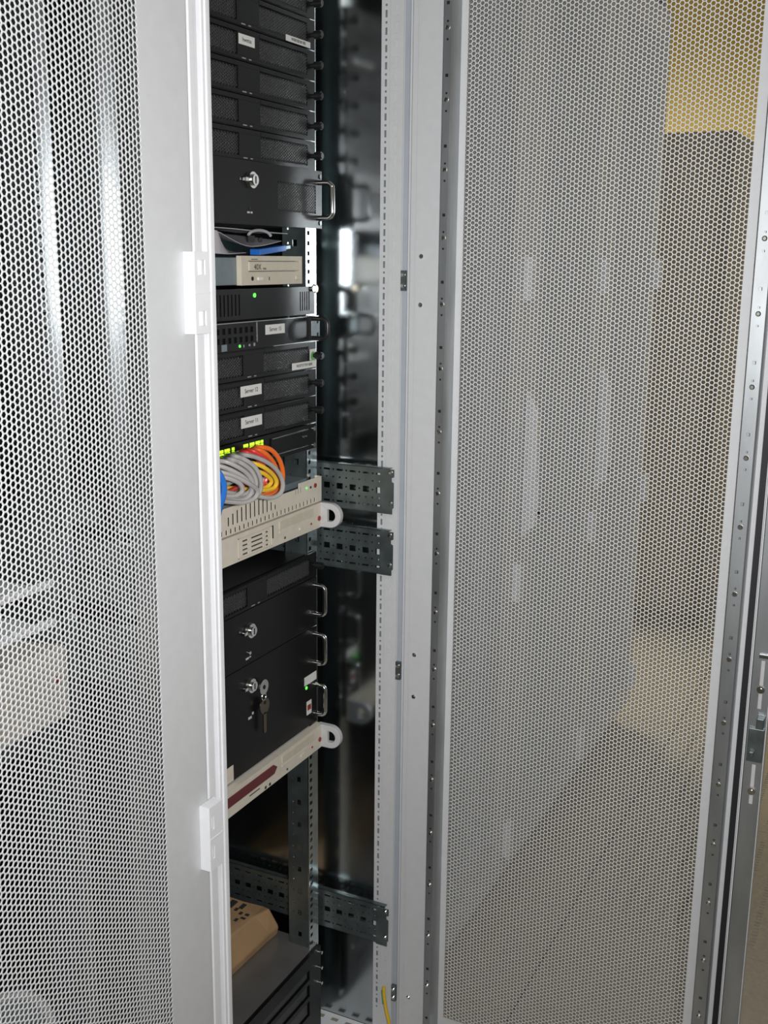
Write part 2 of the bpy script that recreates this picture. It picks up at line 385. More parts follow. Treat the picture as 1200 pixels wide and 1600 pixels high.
def rail_parts(root, right=True):
    sg = 1 if right else -1
    def X(a, b): return (a, b) if right else (0.6-b, 0.6-a)
    hs = []; z = TOP - 41.5*U
    xc = 0.5285 if right else 0.6-0.5285
    for u in range(-2, 41):
        for dz in (0.00635, 0.02223, 0.0381):
            zz = TOP - u*U - dz; hs.append((xc-0.004, xc+0.004, zz-0.0034, zz+0.0034))
    zt, zb = TOP+2*U, TOP-40.6*U
    mb = MB().plate('xz', *X(0.520, 0.553), zb, zt, YR+0.0015, YR+0.0035, hs)
    h2 = []
    for u in range(-1, 40):
        zz = TOP-u*U
        h2.append((YR+0.018, YR+0.026, zz-0.027, zz-0.017))
        for d2 in (0.0, U/2): h2.append((YR+0.033, YR+0.0358, zz-d2-0.0014, zz-d2+0.0014))
    x0 = 0.520 if right else 0.0785
    rl = mb.build('mounting_rail', M['rail'], root)
    MB().plate('yz', YR+0.0035, YR+0.045, zb, zt, x0, x0+0.0015, h2).box(*X(0.5215, 0.538), YR+0.0435, YR+0.045, zb, zt).build('rail_flange', M['zincd'], rl)  # folded from the rail, toned darker to give the side panel a shaded reflection
    return rl
def shell(root, open_front=True):
    MB().box(0.595, 0.5975, 0.045, 0.78, 0.085, CH).build('side_panel', M['zinc'], root)
    MB().box(0.0025, 0.005, 0.045, 0.78, 0.085, CH).build('side_panel', M['zinc'], root)
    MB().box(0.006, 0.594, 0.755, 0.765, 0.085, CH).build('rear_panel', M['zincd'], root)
    MB().box(0.0, 0.6, 0.0, 0.78, CH, CH+0.01).build('roof_panel', M['paint'], root)
    hs = [(0.575, 0.586, 0.07+k*0.03, 0.085+k*0.03) for k in range(12)]
    MB().plate('xy', 0.006, 0.594, 0.0, 0.755, 0.082, 0.0845, hs).build('base_plate', M['white'], root)
    MB().box(0.004, 0.596, 0.045, 0.75, 0.0, 0.08).build('plinth', M['tan'], root)
    zb, zt = 0.0845, CH
    p = MB().box(0.5905, 0.5945, 0.0005, 0.0575, zb, zt).box(0.5865, 0.5905, 0.0005, 0.041, zb, zt).build('front_post', M['paint'], root)
    MB().box(0.5862, 0.5904, 0.0412, 0.0575, zb, zt).build('post_slot_shade', M['gslate'], p)  # dark filler behind the slots, stands in for shade inside the post
    punched(0.0410, 0.0570, zb, zt, 0.5825, 0.5840, 'yz', 0.0490, 0, (0.0036, 0.0105), (0.0034, 0.0034), 1.892-0.0125*140).build('punched_strip', M['paint'], p)
    mb = punched(0.0175, 0.0405, zb, zt, 0.5795, 0.5801, 'yz', 0.0290, 0, (0.0065, 0.0115), (0.0050, 0.0042), 1.892-0.0125*140+0.006)
    mb.box(0.5809, 0.5814, 0.018, 0.040, zb, zt).box(0.5806, 0.5864, 0.0395, 0.0405, zb, zt).build('embossed_strip', M['paint'], p)
    MB().box(0.5835, 0.5864, 0.0085, 0.0165, zb, zt).build('rubber_seal', M['seal'], p)
    for zz in (1.48, 0.82, 0.185):
        MB().box(0.577, 0.5834, 0.0078, 0.0165, zz-0.016, zz+0.016).build('hinge_bracket', M['zincd'], p)
        for dz in (-0.008, 0.009):
            link('screw', SCREW, p, (0.577, 0.012, zz+dz)).rotation_euler = (0, 0, math.pi)
    q = MB().box(0.0063, 0.0185, 0.004, 0.055, zb, zt).build('front_post', M['white'], root)
    mb = MB()
    for a, b, y in ((-0.004, 0.0035, 0.0045), (0.0045, 0.0145, 0.003), (0.0155, 0.0215, 0.0045), (0.0275, 0.0330, 0.0025), (0.0335, 0.0400, 0.001), (0.0405, 0.0455, 0.0030)):
        mb.box(a, b, y, 0.012, zb, zt)
    mb.box(0.0185, 0.0455, 0.012, 0.016, zb, zt).box(-0.004, 0.0063, 0.012, 0.016, zb, zt)
    mb.build('seal_profile', M['white'], q, bevel=0.0012)
    rail_parts(root, True); rail_parts(root, False)

cab = thing('server_cabinet', 'open server cabinet full of equipment, its honeycomb door swung out to the right', 'server cabinet')
shell(cab)
add_bracket(cab, 1.099); add_bracket(cab, 0.993); add_bracket(cab, 0.290)
door_open = make_door(cab, (0.590, -0.001, 0), math.radians(90))
cabL = thing('server_cabinet', 'closed server cabinet at the left photo edge, honeycomb door hinged on its right', 'server cabinet', (-0.6, 0, 0))
for ch in KIDS(cab):
    if not ch.name.startswith('door'): copy_tree(ch, cabL)
dup_door(door_open, cabL, (0.591, -0.004, 0))

LAB = ['row cabinet directly beyond the open honeycomb door, nearest of the three closed ones',
       'middle one of the three closed cabinets seen through the open honeycomb door',
       'last closed cabinet of the row seen through the open door, next to the yellow wall']
for k in range(3):
    x0 = 0.632 + 0.6*k; y0 = 0.030
    r = thing('server_cabinet', LAB[k], 'server cabinet', (x0, y0, 0), 'closed cabinets along the row')
    MB().box(0.001, 0.003, 0.02, 0.8, 0.085, CH).box(0.597, 0.599, 0.02, 0.8, 0.085, CH).box(0.003, 0.597, 0.79, 0.8, 0.085, CH)\
        .box(0.001, 0.599, 0.02, 0.8, CH-0.003, CH).box(0.003, 0.597, 0.02, 0.79, 0.085, 0.088).build('body', M['paint'], r)
    MB().box(0.004, 0.596, 0.04, 0.78, 0, 0.084).build('plinth', M['tan'], r)
    MB().box(0.004, 0.596, 0.10, 0.104, 0.09, CH-0.006).build('inner_panel', M['gslate'], r)
    dup_door(door_open, r, (0.598, 0.0, 0))
    pl = MB().box(0.020, 0.052, -0.008, 0.0, 0.905, 1.235).build('handle_plate', M['white'], r, bevel=0.003)
    MB().prism([(-0.008, 0.915), (-0.030, 0.930), (-0.034, 0.985), (-0.026, 1.19), (-0.008, 1.228)], 'yz', 0.024, 0.046).build('handle_grip', M['white'], pl, bevel=0.003)
    MB().cyl((0.036, -0.034, 0.96), '-y', 0.006, 0.004, 14).build('lock_cylinder', M['blackp'], pl, smooth=True)

far = thing('steel_cabinet', 'taupe steel cabinet standing beyond the row in front of the yellow wall', 'cabinet', (3.5, 0.0, 0))
MB().box(0, 0.8, 0, 0.6, 0.06, 2.0).build('body', M['tan'], far, bevel=0.004)
MB().box(0.03, 0.77, 0.004, 0.57, 0, 0.06).build('plinth', M['tan'], far)
MB().box(-0.004, 0, 0.02, 0.58, 0.10, 1.96).build('front_door', M['tan'], far, bevel=0.002)

# ------------------------------------------------------------------ rack equipment
XL, XR_ = 0.0587, 0.5413
def zu(u): return TOP - u*U
def hex_part(name, x0, x1, z0, z1, p, web, y, m, parent):
    me = hexgrid(x1-x0, z1-z0-p/2, p, web, 0.0008); me.name = name; me.materials.append(m)
    return link(name, me, parent, (x0, y, z0))
VENTR = hexgrid(0.136, 0.029, 0.0044, 0.0014, 0.0008); VENTR.materials.append(M['grid'])
VENTL = hexgrid(0.122, 0.029, 0.0044, 0.0014, 0.0008); VENTL.materials.append(M['grid'])
THUMB = MB().cyl((0, 0, 0), '-y', 0.0035, 0.006, 10).cyl((0, -0.006, 0), '-y', 0.0062, 0.011, 14).cyl((0, -0.017, 0), '-y', 0.0045, 0.002, 14).mesh('thumbscrew', M['blackp'], True)
g1 = 0.0007
def server_1u_mesh():
    mb = MB().plate('xz', XL, XR_, -U+g1, -g1, -0.004, -0.0005, [(0.381, 0.5175, -0.0375, -0.0075), (0.2005, 0.3230, -0.0375, -0.0075)])
    return mb.mesh('front_panel', M['black'])
FP1 = server_1u_mesh()
BEZ = MB().box(0.085, 0.3800, -0.0055, -0.0041, -0.0072, -0.002).box(0.085, 0.522, -0.0055, -0.0041, -0.0425, -0.0378).box(0.381, 0.522, -0.0055, -0.0041, -0.0072, -0.002).box(0.3235, 0.3802, -0.0055, -0.0041, -0.0376, -0.0074).mesh('bezel_strip', M['black'])
CHS = MB().box(0.075, 0.5165, 0.004, 0.46, -U+0.0012, -0.0012).mesh('chassis', M['steel'])
BACK = MB().box(0.19, 0.525, 0.0005, 0.0038, -0.041, -0.004).mesh('vent_backing', M['void'])
PRT = MB().box(0.334, 0.344, -0.0058, -0.0056, -0.0412, -0.0396).box(0.352, 0.358, -0.0058, -0.0056, -0.0412, -0.0396).mesh('printed_mark', M['inkg'])
def server_1u(u, label, y=YR):
    r = thing('rack_server', label, 'server', (0, y, zu(u)), 'thin black rack servers with perforated fronts')
    f = link('front_panel', FP1, r); link('chassis', CHS, r); link('vent_backing', BACK, r)
    link('bezel_strip', BEZ, f); link('printed_mark', PRT, f)
    link('vent_mesh', VENTR, r, (0.3812, -0.0035, -0.0375)); link('vent_mesh', VENTL, r, (0.2008, -0.0035, -0.0375))
    link('thumbscrew', THUMB, r, (0.5315, -0.004, -0.0225)); link('thumbscrew', THUMB, r, (0.0685, -0.004, -0.0225))
    return r
def sticker(r, x0, x1, z0, z1, y, body=None, size=0.006, m='label', name='label_sticker', sx=1.0):
    s = MB().box(x0, x1, y-0.0004, y, z0, z1).build(name, M[m], r)
    if body: text('lettering', body, size, M['ink'], s, ((x0+x1)/2, y-0.0006, (z0+z1)/2), sx=sx)
    return s
S1 = server_1u(-1, 'thin black server cut by the top edge of the photo, uppermost in the open rack')
S2 = server_1u(0, 'thin black server with a white strip sticker at its lower right, second from the top')
sticker(S2, 0.452, 0.524, -0.0430, -0.0345, -0.0058, 'W00030E48 000', 0.0062)
S3 = server_1u(1, 'thin black server with a small white name label, third from the top')
sticker(S3, 0.326, 0.3665, -0.0232, -0.0095, -0.0058, 'hwetsa', 0.0082)
server_1u(2, 'unlabelled thin black server directly under the one with the small name label')
server_1u(3, 'unlabelled thin black server, second one under the server with the small name label')
server_1u(4, 'thin black server resting just above the keyed server with the single chrome handle')
S7 = server_1u(11, 'thin black server with a green dot sticker and a white strip at its right end')
sticker(S7, 0.462, 0.5385, -0.0415, -0.0305, -0.0058, 'WDEYSYTEM 0000', 0.0062)
sticker(S7, 0.520, 0.539, -0.0300, -0.0120, -0.0048, m='label', name='round_sticker_sheet')
MB().cyl((0.5295, -0.0054, -0.0235), '-y', 0.0075, 0.0004, 20).build('green_dot', M['green'], S7)
S8 = server_1u(12, 'thin black server with a white label, directly under the green-dot server')
sticker(S8, 0.3145, 0.3715, -0.0245, -0.0085, -0.0058, 'Server 12', 0.0092)
S9 = server_1u(13, 'thin black server with a white label sitting directly on top of the network switch')
sticker(S9, 0.3145, 0.3715, -0.0265, -0.0105, -0.0058, 'Server 11', 0.0092)
server_1u(19, 'thin black perforated server in shadow under the two beige units')

def handle_tube(r, x, z0, z1, yb, depth, rad, m, name='handle'):      # bail handle standing out to the front
    c = 0.009; P = [(x, yb, z0)]
    P += [(x, yb-depth+c-c*math.sin(t), z0+c-c*math.cos(t)) for t in [k*math.pi/12 for k in range(7)]]
    P += [(x, yb-depth+c-c*math.cos(t), z1-c+c*math.sin(t)) for t in [k*math.pi/12 for k in range(7)]]
    P += [(x, yb, z1)]
    return MB().tube(P, rad, 12).build(name, M[m], r, smooth=True)
def lock(r, x, z, y, key=False):
    k = MB().cyl((x, y, z), '-y', 0.0125, 0.005, 24, 0.0115).cyl((x, y-0.005, z), '-y', 0.008, 0.004, 20).build('key_lock', M['chrome'], r, smooth=True)
    MB().box(x-0.0012, x+0.0012, y-0.0093, y-0.009, z-0.005, z+0.005).build('key_slot', M['void'], k)
    MB().box(x-0.022, x-0.013, y-0.006, y, z-0.003, z+0.003).build('lock_pawl', M['chrome'], k, bevel=0.001)
def tall_server(u, n, label, y, lockx, lockz, hx, handles, vents=(), hm='chrome', hd=0.022):
    h = n*U
    r = thing('rack_server', label, 'server', (0, y, zu(u)))
    hs = [(a, b, c, d) for a, b, c, d in vents]
    MB().plate('xz', XL, XR_, -h+g1, -g1, -0.004, -0.0005, hs).build('front_panel', M['black'], r, bevel=0.0)
    MB().box(0.075, 0.515, 0.004, 0.46, -h+0.0015, -0.0015).build('chassis', M['steel'], r)
    for a, b, c, d in vents:
        MB().box(a-0.004, b+0.004, 0.0005, 0.0035, c-0.004, d+0.004).build('vent_backing', M['void'], r)
        hex_part('vent_mesh', a, b, c, d, 0.0044, 0.0014, -0.0035, M['grid'], r)
    lock(r, lockx, lockz, -0.004)
    for z0, z1 in handles: handle_tube(r, hx, z0, z1, -0.004, hd, 0.0040, hm)
    MB().box(XL+0.004, XL+0.012, -0.0043, -0.004, -h+0.008, -h+0.014).build('ear_hole', M['void'], r)
    for zz in (-0.009, -h+0.009):
        MB().cyl((XR_-0.006, -0.004, zz), '-y', 0.0035, 0.0016, 12).build('ear_screw', M['blackp'], r, smooth=True)
    return r
K1 = tall_server(5, 2, 'double-height black server with key lock and a single chrome handle, above the beige disc drive', YR-0.012, 0.335, -0.0265, 0.531, [(-0.0725, -0.0185)], [(0.408, 0.522, -0.066, -0.0235)], hd=0.025)
MB().box(0.325, 0.331, -0.0046, -0.004, -0.0725, -0.0700).box(0.334, 0.338, -0.0046, -0.004, -0.0725, -0.0700).build('printed_mark', M['inkw'], K1)
MB().cyl((0.331, -0.004, -0.0655), '-y', 0.0018, 0.001, 10).build('power_button', M['blackp'], K1)
K2 = tall_server(20, 2, 'double-height black server with an empty key lock below the shadowed perforated server', YR, 0.330, -0.0345, 0.532, [(-0.0660, -0.0140)])
MB().box(0.318, 0.326, -0.0046, -0.004, -0.0800, -0.0770).box(0.328, 0.332, -0.0046, -0.004, -0.0790, -0.0770).build('printed_mark', M['inkw'], K2)
MB().cyl((0.327, -0.004, -0.0705), '-y', 0.0028, 0.003, 12).build('power_button', M['chrome'], K2, smooth=True)
K3 = tall_server(22, 4, 'tallest black server with two chrome handles and keys hanging from its lock', YR, 0.329, -0.0365, 0.532, [(-0.066, -0.0135), (-0.160, -0.106)])
MB().box(0.322, 0.331, -0.0046, -0.004, -0.0925, -0.0885).box(0.333, 0.337, -0.0046, -0.004, -0.0875, -0.0835).build('printed_mark', M['inkw'], K3)
sticker(K3, 0.4975, 0.5385, -0.0985, -0.083, -0.0042)
MB().cyl((0.5040, -0.004, -0.1035), '-y', 0.003, 0.001, 12).build('green_light', M['ledg'], K3)
MB().box(0.512, 0.530, -0.0046, -0.004, -0.112, -0.102).build('display_window', M['blackp'], K3)
a = MB().box(0.505, 0.521, -0.0046, -0.004, -0.155, -0.130).build('holographic_sticker', M['label'], K3)
MB().box(0.507, 0.519, -0.0048, -0.0046, -0.147, -0.137).build('red_emblem', M['red'], a)
MB().box(0.062, 0.277, -0.0046, -0.004, -0.176, -0.150).build('pale_corner_label', M['beige'], K3)

# keys hanging in the lock of the tall server
ky = thing('key_ring', 'two keys hanging in the lock of the tall black server', 'keys', (0.353, YR-0.018, zu(22)-0.046))
MB().cyl((0, 0.006, 0), '-y', 0.0125, 0.003, 20).box(-0.0135, -0.0125, 0.002, 0.0060, -0.002, 0.002).build('key_bow', M['screw'], ky, smooth=True)
MB().cyl((0, 0.0028, 0), '-y', 0.0035, 0.0004, 12).build('key_hole', M['void'], ky)
MB().tube(arc((0, -0.016), 0.006, 0, 2*math.pi, 20, lambda p, q: (p, 0.004, q))[:-1], 0.0008, 6, True).build('split_ring', M['screw'], ky, smooth=True)
b = MB().cyl((0.004, 0.0068, -0.034), '-y', 0.0135, 0.002, 20).box(0.000, 0.008, 0.0048, 0.0066, -0.080, -0.045).build('hanging_key', M['brass'], ky, smooth=True)
MB().cyl((0.004, 0.0046, -0.028), '-y', 0.003, 0.0004, 10).build('key_hole', M['void'], ky)

# black unit with slits and a green light
r = thing('rack_server', 'plain black unit with a green light and right-hand slits, under the disc drive', 'server', (0, YR-0.004, zu(9)))
hs = [(0.474+i*0.0068, 0.4770+i*0.0068, -0.0375, -0.0080) for i in range(5)] + [(0.235+i*0.0095, 0.2385+i*0.0095, -0.038, -0.008) for i in range(8)]
MB().plate('xz', XL+0.012, 0.520, -U+g1, -g1, -0.010, -0.0005, hs).build('front_panel', M['black'], r, bevel=0.0)
MB().box(0.23, 0.51, 0.0, 0.004, -0.041, -0.005).build('slit_backing', M['void'], r)
MB().box(0.075, 0.5165, 0.005, 0.40, -U+0.0012, -0.0012).build('chassis', M['black'], r)
MB().cyl((0.343, -0.010, -0.0100), '-y', 0.0032, 0.0012, 14).build('green_light', M['ledg'], r)
MB().box(0.520, 0.528, -0.004, -0.001, -U+0.002, -0.002).build('ear', M['black'], r)
MB().cyl((0.529, -0.004, -0.0045), '-y', 0.0075, 0.005, 14, 0.006).build('ear_screw', M['brass'], r, smooth=True)
MB().cyl((0.512, -0.010, -0.004), '-y', 0.0045, 0.004, 12).build('clamp_screw', M['chrome'], r, smooth=True)

# black server with black handle
r = thing('rack_server', 'thin black server with a black bail handle and two rows of drive slots', 'server', (0, YR-0.006, zu(10)))
hs = []
for i in range(7):
    for z in (-0.0105, -0.0240): hs.append((0.250+i*0.0145, 0.2575+i*0.0145, z-0.0085, z))
MB().plate('xz', XL, XR_, -U+g1, -0.0025, -0.004, -0.0005, hs).build('front_panel', M['black'], r)
MB().box(0.21, 0.355, 0.0, 0.003, -0.036, -0.008).build('slot_backing', M['void'], r)
MB().box(0.075, 0.5165, 0.004, 0.46, -U+0.0012, -0.0030).build('chassis', M['steel'], r)
MB().box(0.21, XR_-0.003, -0.0052, -0.004, -0.0042, -0.0030).box(0.40, XR_-0.003, -0.0052, -0.004, -U+0.0008, -U+0.0022).build('chrome_trim', M['steel'], r)
MB().box(0.3545, 0.3555, -0.0048, -0.004, -0.034, -0.005).build('seam_strip', M['steel'], r)
sticker(r, 0.378, 0.4335, -0.0250, -0.0105, -0.0042, 'Server 15', 0.0088)
MB().cyl((0.308, -0.004, -0.0375), '-y', 0.0022, 0.001, 10).build('green_light', M['ledg'], r)
MB().box(0.262, 0.275, -0.0046, -0.004, -0.0425, -0.033).build('port', M['gslate'], r)
MB().box(0.318, 0.320, -0.0046, -0.004, -0.040, -0.036).box(0.332, 0.336, -0.0046, -0.004, -0.039, -0.036).box(0.345, 0.349, -0.0046, -0.004, -0.0395, -0.035).build('printed_mark', M['inkg'], r)
handle_tube(r, 0.513, -0.0375, -0.0065, -0.004, 0.032, 0.0036, 'blackp')
MB().box(0.5085, 0.5125, -0.0085, -0.004, -0.0395, -0.0045).build('upright_bar', M['blackp'], r)  # black upright bar at the inner end of the handle
MB().box(0.516, XR_, -0.0055, -0.004, -0.040, -0.005).build('ear_plate', M['gslate'], r)
for zz in (-0.012, -0.033): MB().box(0.532, 0.537, -0.0058, -0.0055, zz-0.003, zz+0.003).build('ear_slot', M['void'], r)

# disc drive, papers and ribbon cable between the servers
r = thing('disc_drive', 'beige optical disc drive with grey metal case lying on a black server', 'disc drive', (0, YR+0.010, zu(8.92)))
MB().box(0.150, 0.3285, -0.003, 0.18, 0.0006, 0.0400).build('metal_case', M['gslate'], r, bevel=0.001)
MB().box(0.3290, 0.500, -0.003, 0.18, 0.0006, 0.0400).build('inner_case', M['gslate'], r)
f = MB().plate('xz', 0.3290, 0.5020, 0.0004, 0.0425, -0.012, -0.0032, [(0.3470, 0.4950, 0.0195, 0.0355)]).build('front_bezel', M['beiged'], r)
MB().box(0.3480, 0.4940, -0.0125, -0.0040, 0.0203, 0.0347).build('disc_tray', M['beiged'], r, bevel=0.002)
text('lettering', '40X', 0.0115, M['ink'], r, (0.371, -0.0128, 0.0262)); text('lettering', 'max', 0.0055, M['ink'], r, (0.3905, -0.0128, 0.0245))
MB().box(0.3550, 0.3720, -0.0124, -0.012, 0.0372, 0.0381).build('slot', M['ink'], r)
MB().cyl((0.3575, -0.012, 0.0098), '-y', 0.0032, 0.0004, 14).build('headphone_jack', M['void'], r)
MB().box(0.3705, 0.3835, -0.0145, -0.012, 0.0072, 0.0118).build('volume_wheel', M['label'], r, bevel=0.0005)
MB().box(0.4030, 0.4050, -0.0124, -0.012, 0.0070, 0.0120).build('indicator', M['ink'], r)
MB().box(0.4800, 0.4925, -0.0140, -0.012, 0.0065, 0.0130).build('eject_button', M['beiged'], r, bevel=0.0008)
def sheet(name, P, Q, n, th, m, parent=None):                       # thin curved sheet between two rails of points
    A, B = spline(P, n), spline(Q, n); mb = MB(); k = len(A)
    for t in (0, th):
        for a, b in zip(A, B): mb.v += [tuple(a+Vector((0, 0, t))), tuple(b+Vector((0, 0, t)))]
    for i in range(k-1):
        mb.f += [(2*i, 2*i+1, 2*i+3, 2*i+2), (2*k+2*i, 2*k+2*i+2, 2*k+2*i+3, 2*k+2*i+1), (2*i, 2*i+2, 2*k+2*i+2, 2*k+2*i), (2*i+1, 2*k+2*i+1, 2*k+2*i+3, 2*i+3)]
    mb.f += [(0, 2*k, 2*k+1, 1), (2*k-2, 2*k-1, 4*k-1, 4*k-2)]
    return mb.build(name, m, parent, smooth=True)
zp = zu(8.92)+0.0425
o = thing('papers', 'crumpled grey printed leaflets lying on top of the beige disc drive', 'papers', (0.30, YR, zp+0.001))
def L(x, y, z): return (x-0.30, y, z)
sheet('leaflet', [L(.15, -.004, .000), L(.24, -.006, .002), L(.285, -.008, .001), L(.335, -.006, .003)], [L(.15, .0, .032), L(.235, -.002, .034), L(.27, -.002, .028), L(.325, .10, .006)], 8, 0.0008, M['paper'], o)
sheet('leaflet', [L(.27, -.006, .030), L(.325, -.008, .014), L(.37, -.008, .013), L(.43, -.008, .021)], [L(.25, .08, .040), L(.33, .10, .036), L(.39, .10, .032), L(.45, .09, .030)], 8, 0.0008, M['paper'], o)
sheet('leaflet', [L(.20, .0, .037), L(.30, -.002, .036), L(.40, -.004, .033), L(.452, -.006, .032)], [L(.20, .09, .043), L(.30, .10, .042), L(.40, .10, .038), L(.455, .09, .034)], 8, 0.0012, M['paper'], o)
a = MB().tube(arc((0, 0), 0.016, 0.15, math.pi-0.15, 14, lambda p, q: (p*1.9+0.072, -0.0065, q*0.55+0.027)), 0.0022, 8).build('folded_edge', M['paper'], o, smooth=True)
MB().box(0.037, 0.054, -0.0095, -0.0087, 0.0185, 0.0275).build('printed_block', M['ink'], o)
MB().tube(arc((0, 0), 0.003, 0, 2*math.pi, 12, lambda p, q: (p+0.070, -0.0098, q+0.022))[:-1], 0.0008, 6, True).build('printed_emblem', M['ink'], o)
o = thing('ribbon_connector', 'blue plug end lying under the grey leaflets on the disc drive', 'connector', (0.40, YR-0.004, zp+0.0012))
mb = MB().box(-0.030, 0.045, -0.004, 0.014, 0.0, 0.0085); mb.v = [(x, y, z+0.09*(x+0.03)) for x, y, z in mb.v]; mb.build('plug_body', M['cblue'], o, bevel=0.0008)
mb = MB().box(0.045, 0.062, -0.001, 0.011, 0.002, 0.007); mb.v = [(x, y, z+0.09*(x+0.03)) for x, y, z in mb.v]; mb.build('plug_tip', M['zincd'], o)

# network switch
r = thing('network_switch', 'dark grey network switch with rows of lime lights above the coiled cables', 'network switch', (0, YR, zu(14)))
hs = [(0.205+i*0.014, 0.2165+i*0.014, -0.0395, -0.0280) for i in range(13)]
MB().plate('xz', XL, XR_, -U+0.0012, -0.0015, -0.004, -0.0005, hs).build('front_panel', M['black'], r)
MB().box(0.19, 0.40, 0.0, 0.003, -0.042, -0.005).build('port_backing', M['void'], r)
MB().box(0.075, 0.5165, 0.004, 0.35, -U+0.0016, -0.0020).build('chassis', M['steel'], r)
c = MB().box(0.398, 0.514, -0.0058, -0.004, -0.0360, -0.0085).build('cover_plate', M['black'], r)
MB().box(0.400, 0.512, -0.0066, -0.0058, -0.0098, -0.0086).box(0.400, 0.512, -0.0066, -0.0058, -0.0362, -0.0350).build('trim_line', M['steel'], c)
MB().cyl((0.497, -0.0058, -0.019), '-y', 0.0022, 0.0012, 12).cyl((0.505, -0.0058, -0.019), '-y', 0.0022, 0.0012, 12).build('cover_screw', M['steel'], c)
LD = MB().box(0, 0.0052, -0.0052, -0.004, 0, 0.0042).box(0, 0.0052, -0.0052, -0.004, 0.0054, 0.0096).mesh('port_light', M['ledy'])
for i, x in enumerate((0.236, 0.243, 0.256, 0.263, 0.2725, 0.2795, 0.2915, 0.3225, 0.3285, 0.3395, 0.3455, 0.3555, 0.3615, 0.3705)): link('port_light', LD, r, (x, 0, -0.0165))
for zz in (-0.010, -0.0375): MB().cyl((0.533, -0.004, zz), '-y', 0.004, 0.002, 14).build('ear_screw', M['screw'], r, smooth=True)
MB().box(0.30, 0.311, -0.006, -0.004, -0.0235, -0.0155).build('printed_tag', M['lgrey'], r)

# cables in front of the switch: each one a loop out of a port and back to the left
def cable(label, m, pts, rad=0.0031, name='network_cable', group=None):
    o = MB().tube(spline([at(u, v, Y=y) for u, v, y in pts], 8), rad, 8).build(name, M[m], None, smooth=True)
    return tag(o, label, 'cable', group)
cable('outermost orange network cable, bowing furthest to the right in front of the switch', 'corange', [(392, 703, .150), (402, 699, .112), (422, 702, .098), (436, 718, .095), (442, 740, .095), (438, 760, .097), (424, 772, .10), (404, 774, .104), (380, 768, .112), (340, 765, .12), (300, 770, .125)], 0.0036)
cable('inner orange network cable, just inside the outermost orange one', 'corange', [(386, 705, .150), (398, 702, .106), (414, 708, .092), (428, 724, .088), (434, 745, .088), (430, 760, .09), (416, 769, .094), (396, 772, .10), (360, 770, .108), (300, 776, .115)], 0.0034)
cable('upper red network cable arching over the yellow one', 'cred', [(376, 706, .150), (388, 703, .104), (404, 709, .088), (420, 722, .082), (428, 738, .081), (426, 752, .083), (414, 762, .088), (392, 768, .095), (340, 772, .104), (300, 776, .108)], 0.0034)
cable('second red network cable, tucked under the upper red one', 'cred', [(370, 708, .150), (380, 706, .10), (396, 712, .086), (411, 727, .078), (417, 744, .077), (411, 757, .08), (398, 763, .084), (370, 765, .092), (300, 770, .10)], 0.0032)
cable('low red network cable running left below the grey bundle', 'cred', [(392, 748, .098), (380, 757, .082), (366, 764, .076), (352, 771, .072), (335, 780, .072), (300, 790, .072)], 0.0036)
cable('short red network cable crossing just above the low red one', 'cred', [(394, 741, .100), (376, 749, .084), (356, 750, .078), (340, 749, .078), (300, 752, .078)], 0.0036)
cable('upper yellow network cable arching between red and grey loops', 'cyellow', [(382, 724, .092), (396, 724, .076), (412, 730, .066), (426, 741, .063), (432, 752, .063), (428, 762, .066), (412, 766, .07), (392, 765, .076), (350, 762, .086)], 0.0031)
cable('lower yellow network cable hidden behind the grey loop', 'cyellow', [(384, 732, .094), (398, 735, .080), (414, 741, .073), (424, 751, .071), (418, 760, .075), (400, 766, .08), (378, 766, .087), (340, 766, .095)], 0.0030)
G = 'grey network cables looping in front of the switch'
gl = ['outermost grey network cable, a wide loop reaching right past the yellow ones', 'upper grey network cable of the bundle on the left', 'second grey network cable from the top of the bundle',
      'third grey network cable from the top, in the middle of the bundle', 'fourth grey network cable, dipping to the bottom of the bundle', 'lowest grey network cable lying almost on the beige unit', 'innermost grey network cable, the smallest loop near the white post', 'straight grey network cable crossing the red ones near the white post']
gp = [[(364, 709, .150), (378, 710, .076), (404, 716, .060), (428, 730, .052), (441, 750, .050), (440, 768, .052), (428, 777, .057), (412, 777, .063), (392, 772, .073), (360, 772, .082)],
      [(352, 712, .150), (362, 712, .068), (380, 717, .052), (398, 730, .044), (407, 748, .042), (407, 765, .045), (398, 778, .05), (378, 783, .056), (352, 781, .062), (320, 776, .066)],
      [(346, 715, .150), (356, 717, .062), (374, 722, .047), (392, 735, .040), (400, 752, .038), (397, 768, .041), (384, 777, .046), (362, 777, .052), (330, 772, .056)],
      [(340, 720, .062), (354, 722, .05), (370, 729, .041), (386, 740, .035), (394, 754, .033), (390, 768, .037), (376, 773, .042), (350, 768, .048), (320, 764, .052)],
      [(330, 726, .06), (346, 729, .048), (364, 736, .038), (382, 747, .031), (393, 760, .029), (391, 773, .032), (378, 781, .037), (356, 780, .042), (325, 774, .048)],
      [(330, 735, .058), (346, 738, .045), (366, 744, .034), (388, 755, .026), (402, 766, .024), (398, 778, .027), (382, 785, .032), (358, 784, .038), (325, 780, .044)],
      [(325, 743, .052), (345, 745, .040), (362, 749, .031), (376, 757, .026), (378, 768, .027), (366, 775, .031), (345, 774, .037), (320, 772, .042)],
      [(330, 777, .068), (344, 765, .064), (356, 756, .064), (370, 749, .068), (384, 744, .078)]]
for l, p in zip(gl, gp): cable(l, 'cgrey', p, 0.0032, group=G)
cable('upper blue network cable hanging down beside the white post', 'cblue', [(330, 728, .045), (341, 738, .030), (349, 755, .025), (349, 772, .025), (344, 790, .028), (338, 815, .035)], 0.0042)
cable('lower blue network cable, inner one beside the white post', 'cblue', [(325, 745, .050), (338, 752, .038), (344, 765, .034), (343, 782, .036), (336, 800, .04)], 0.0042)
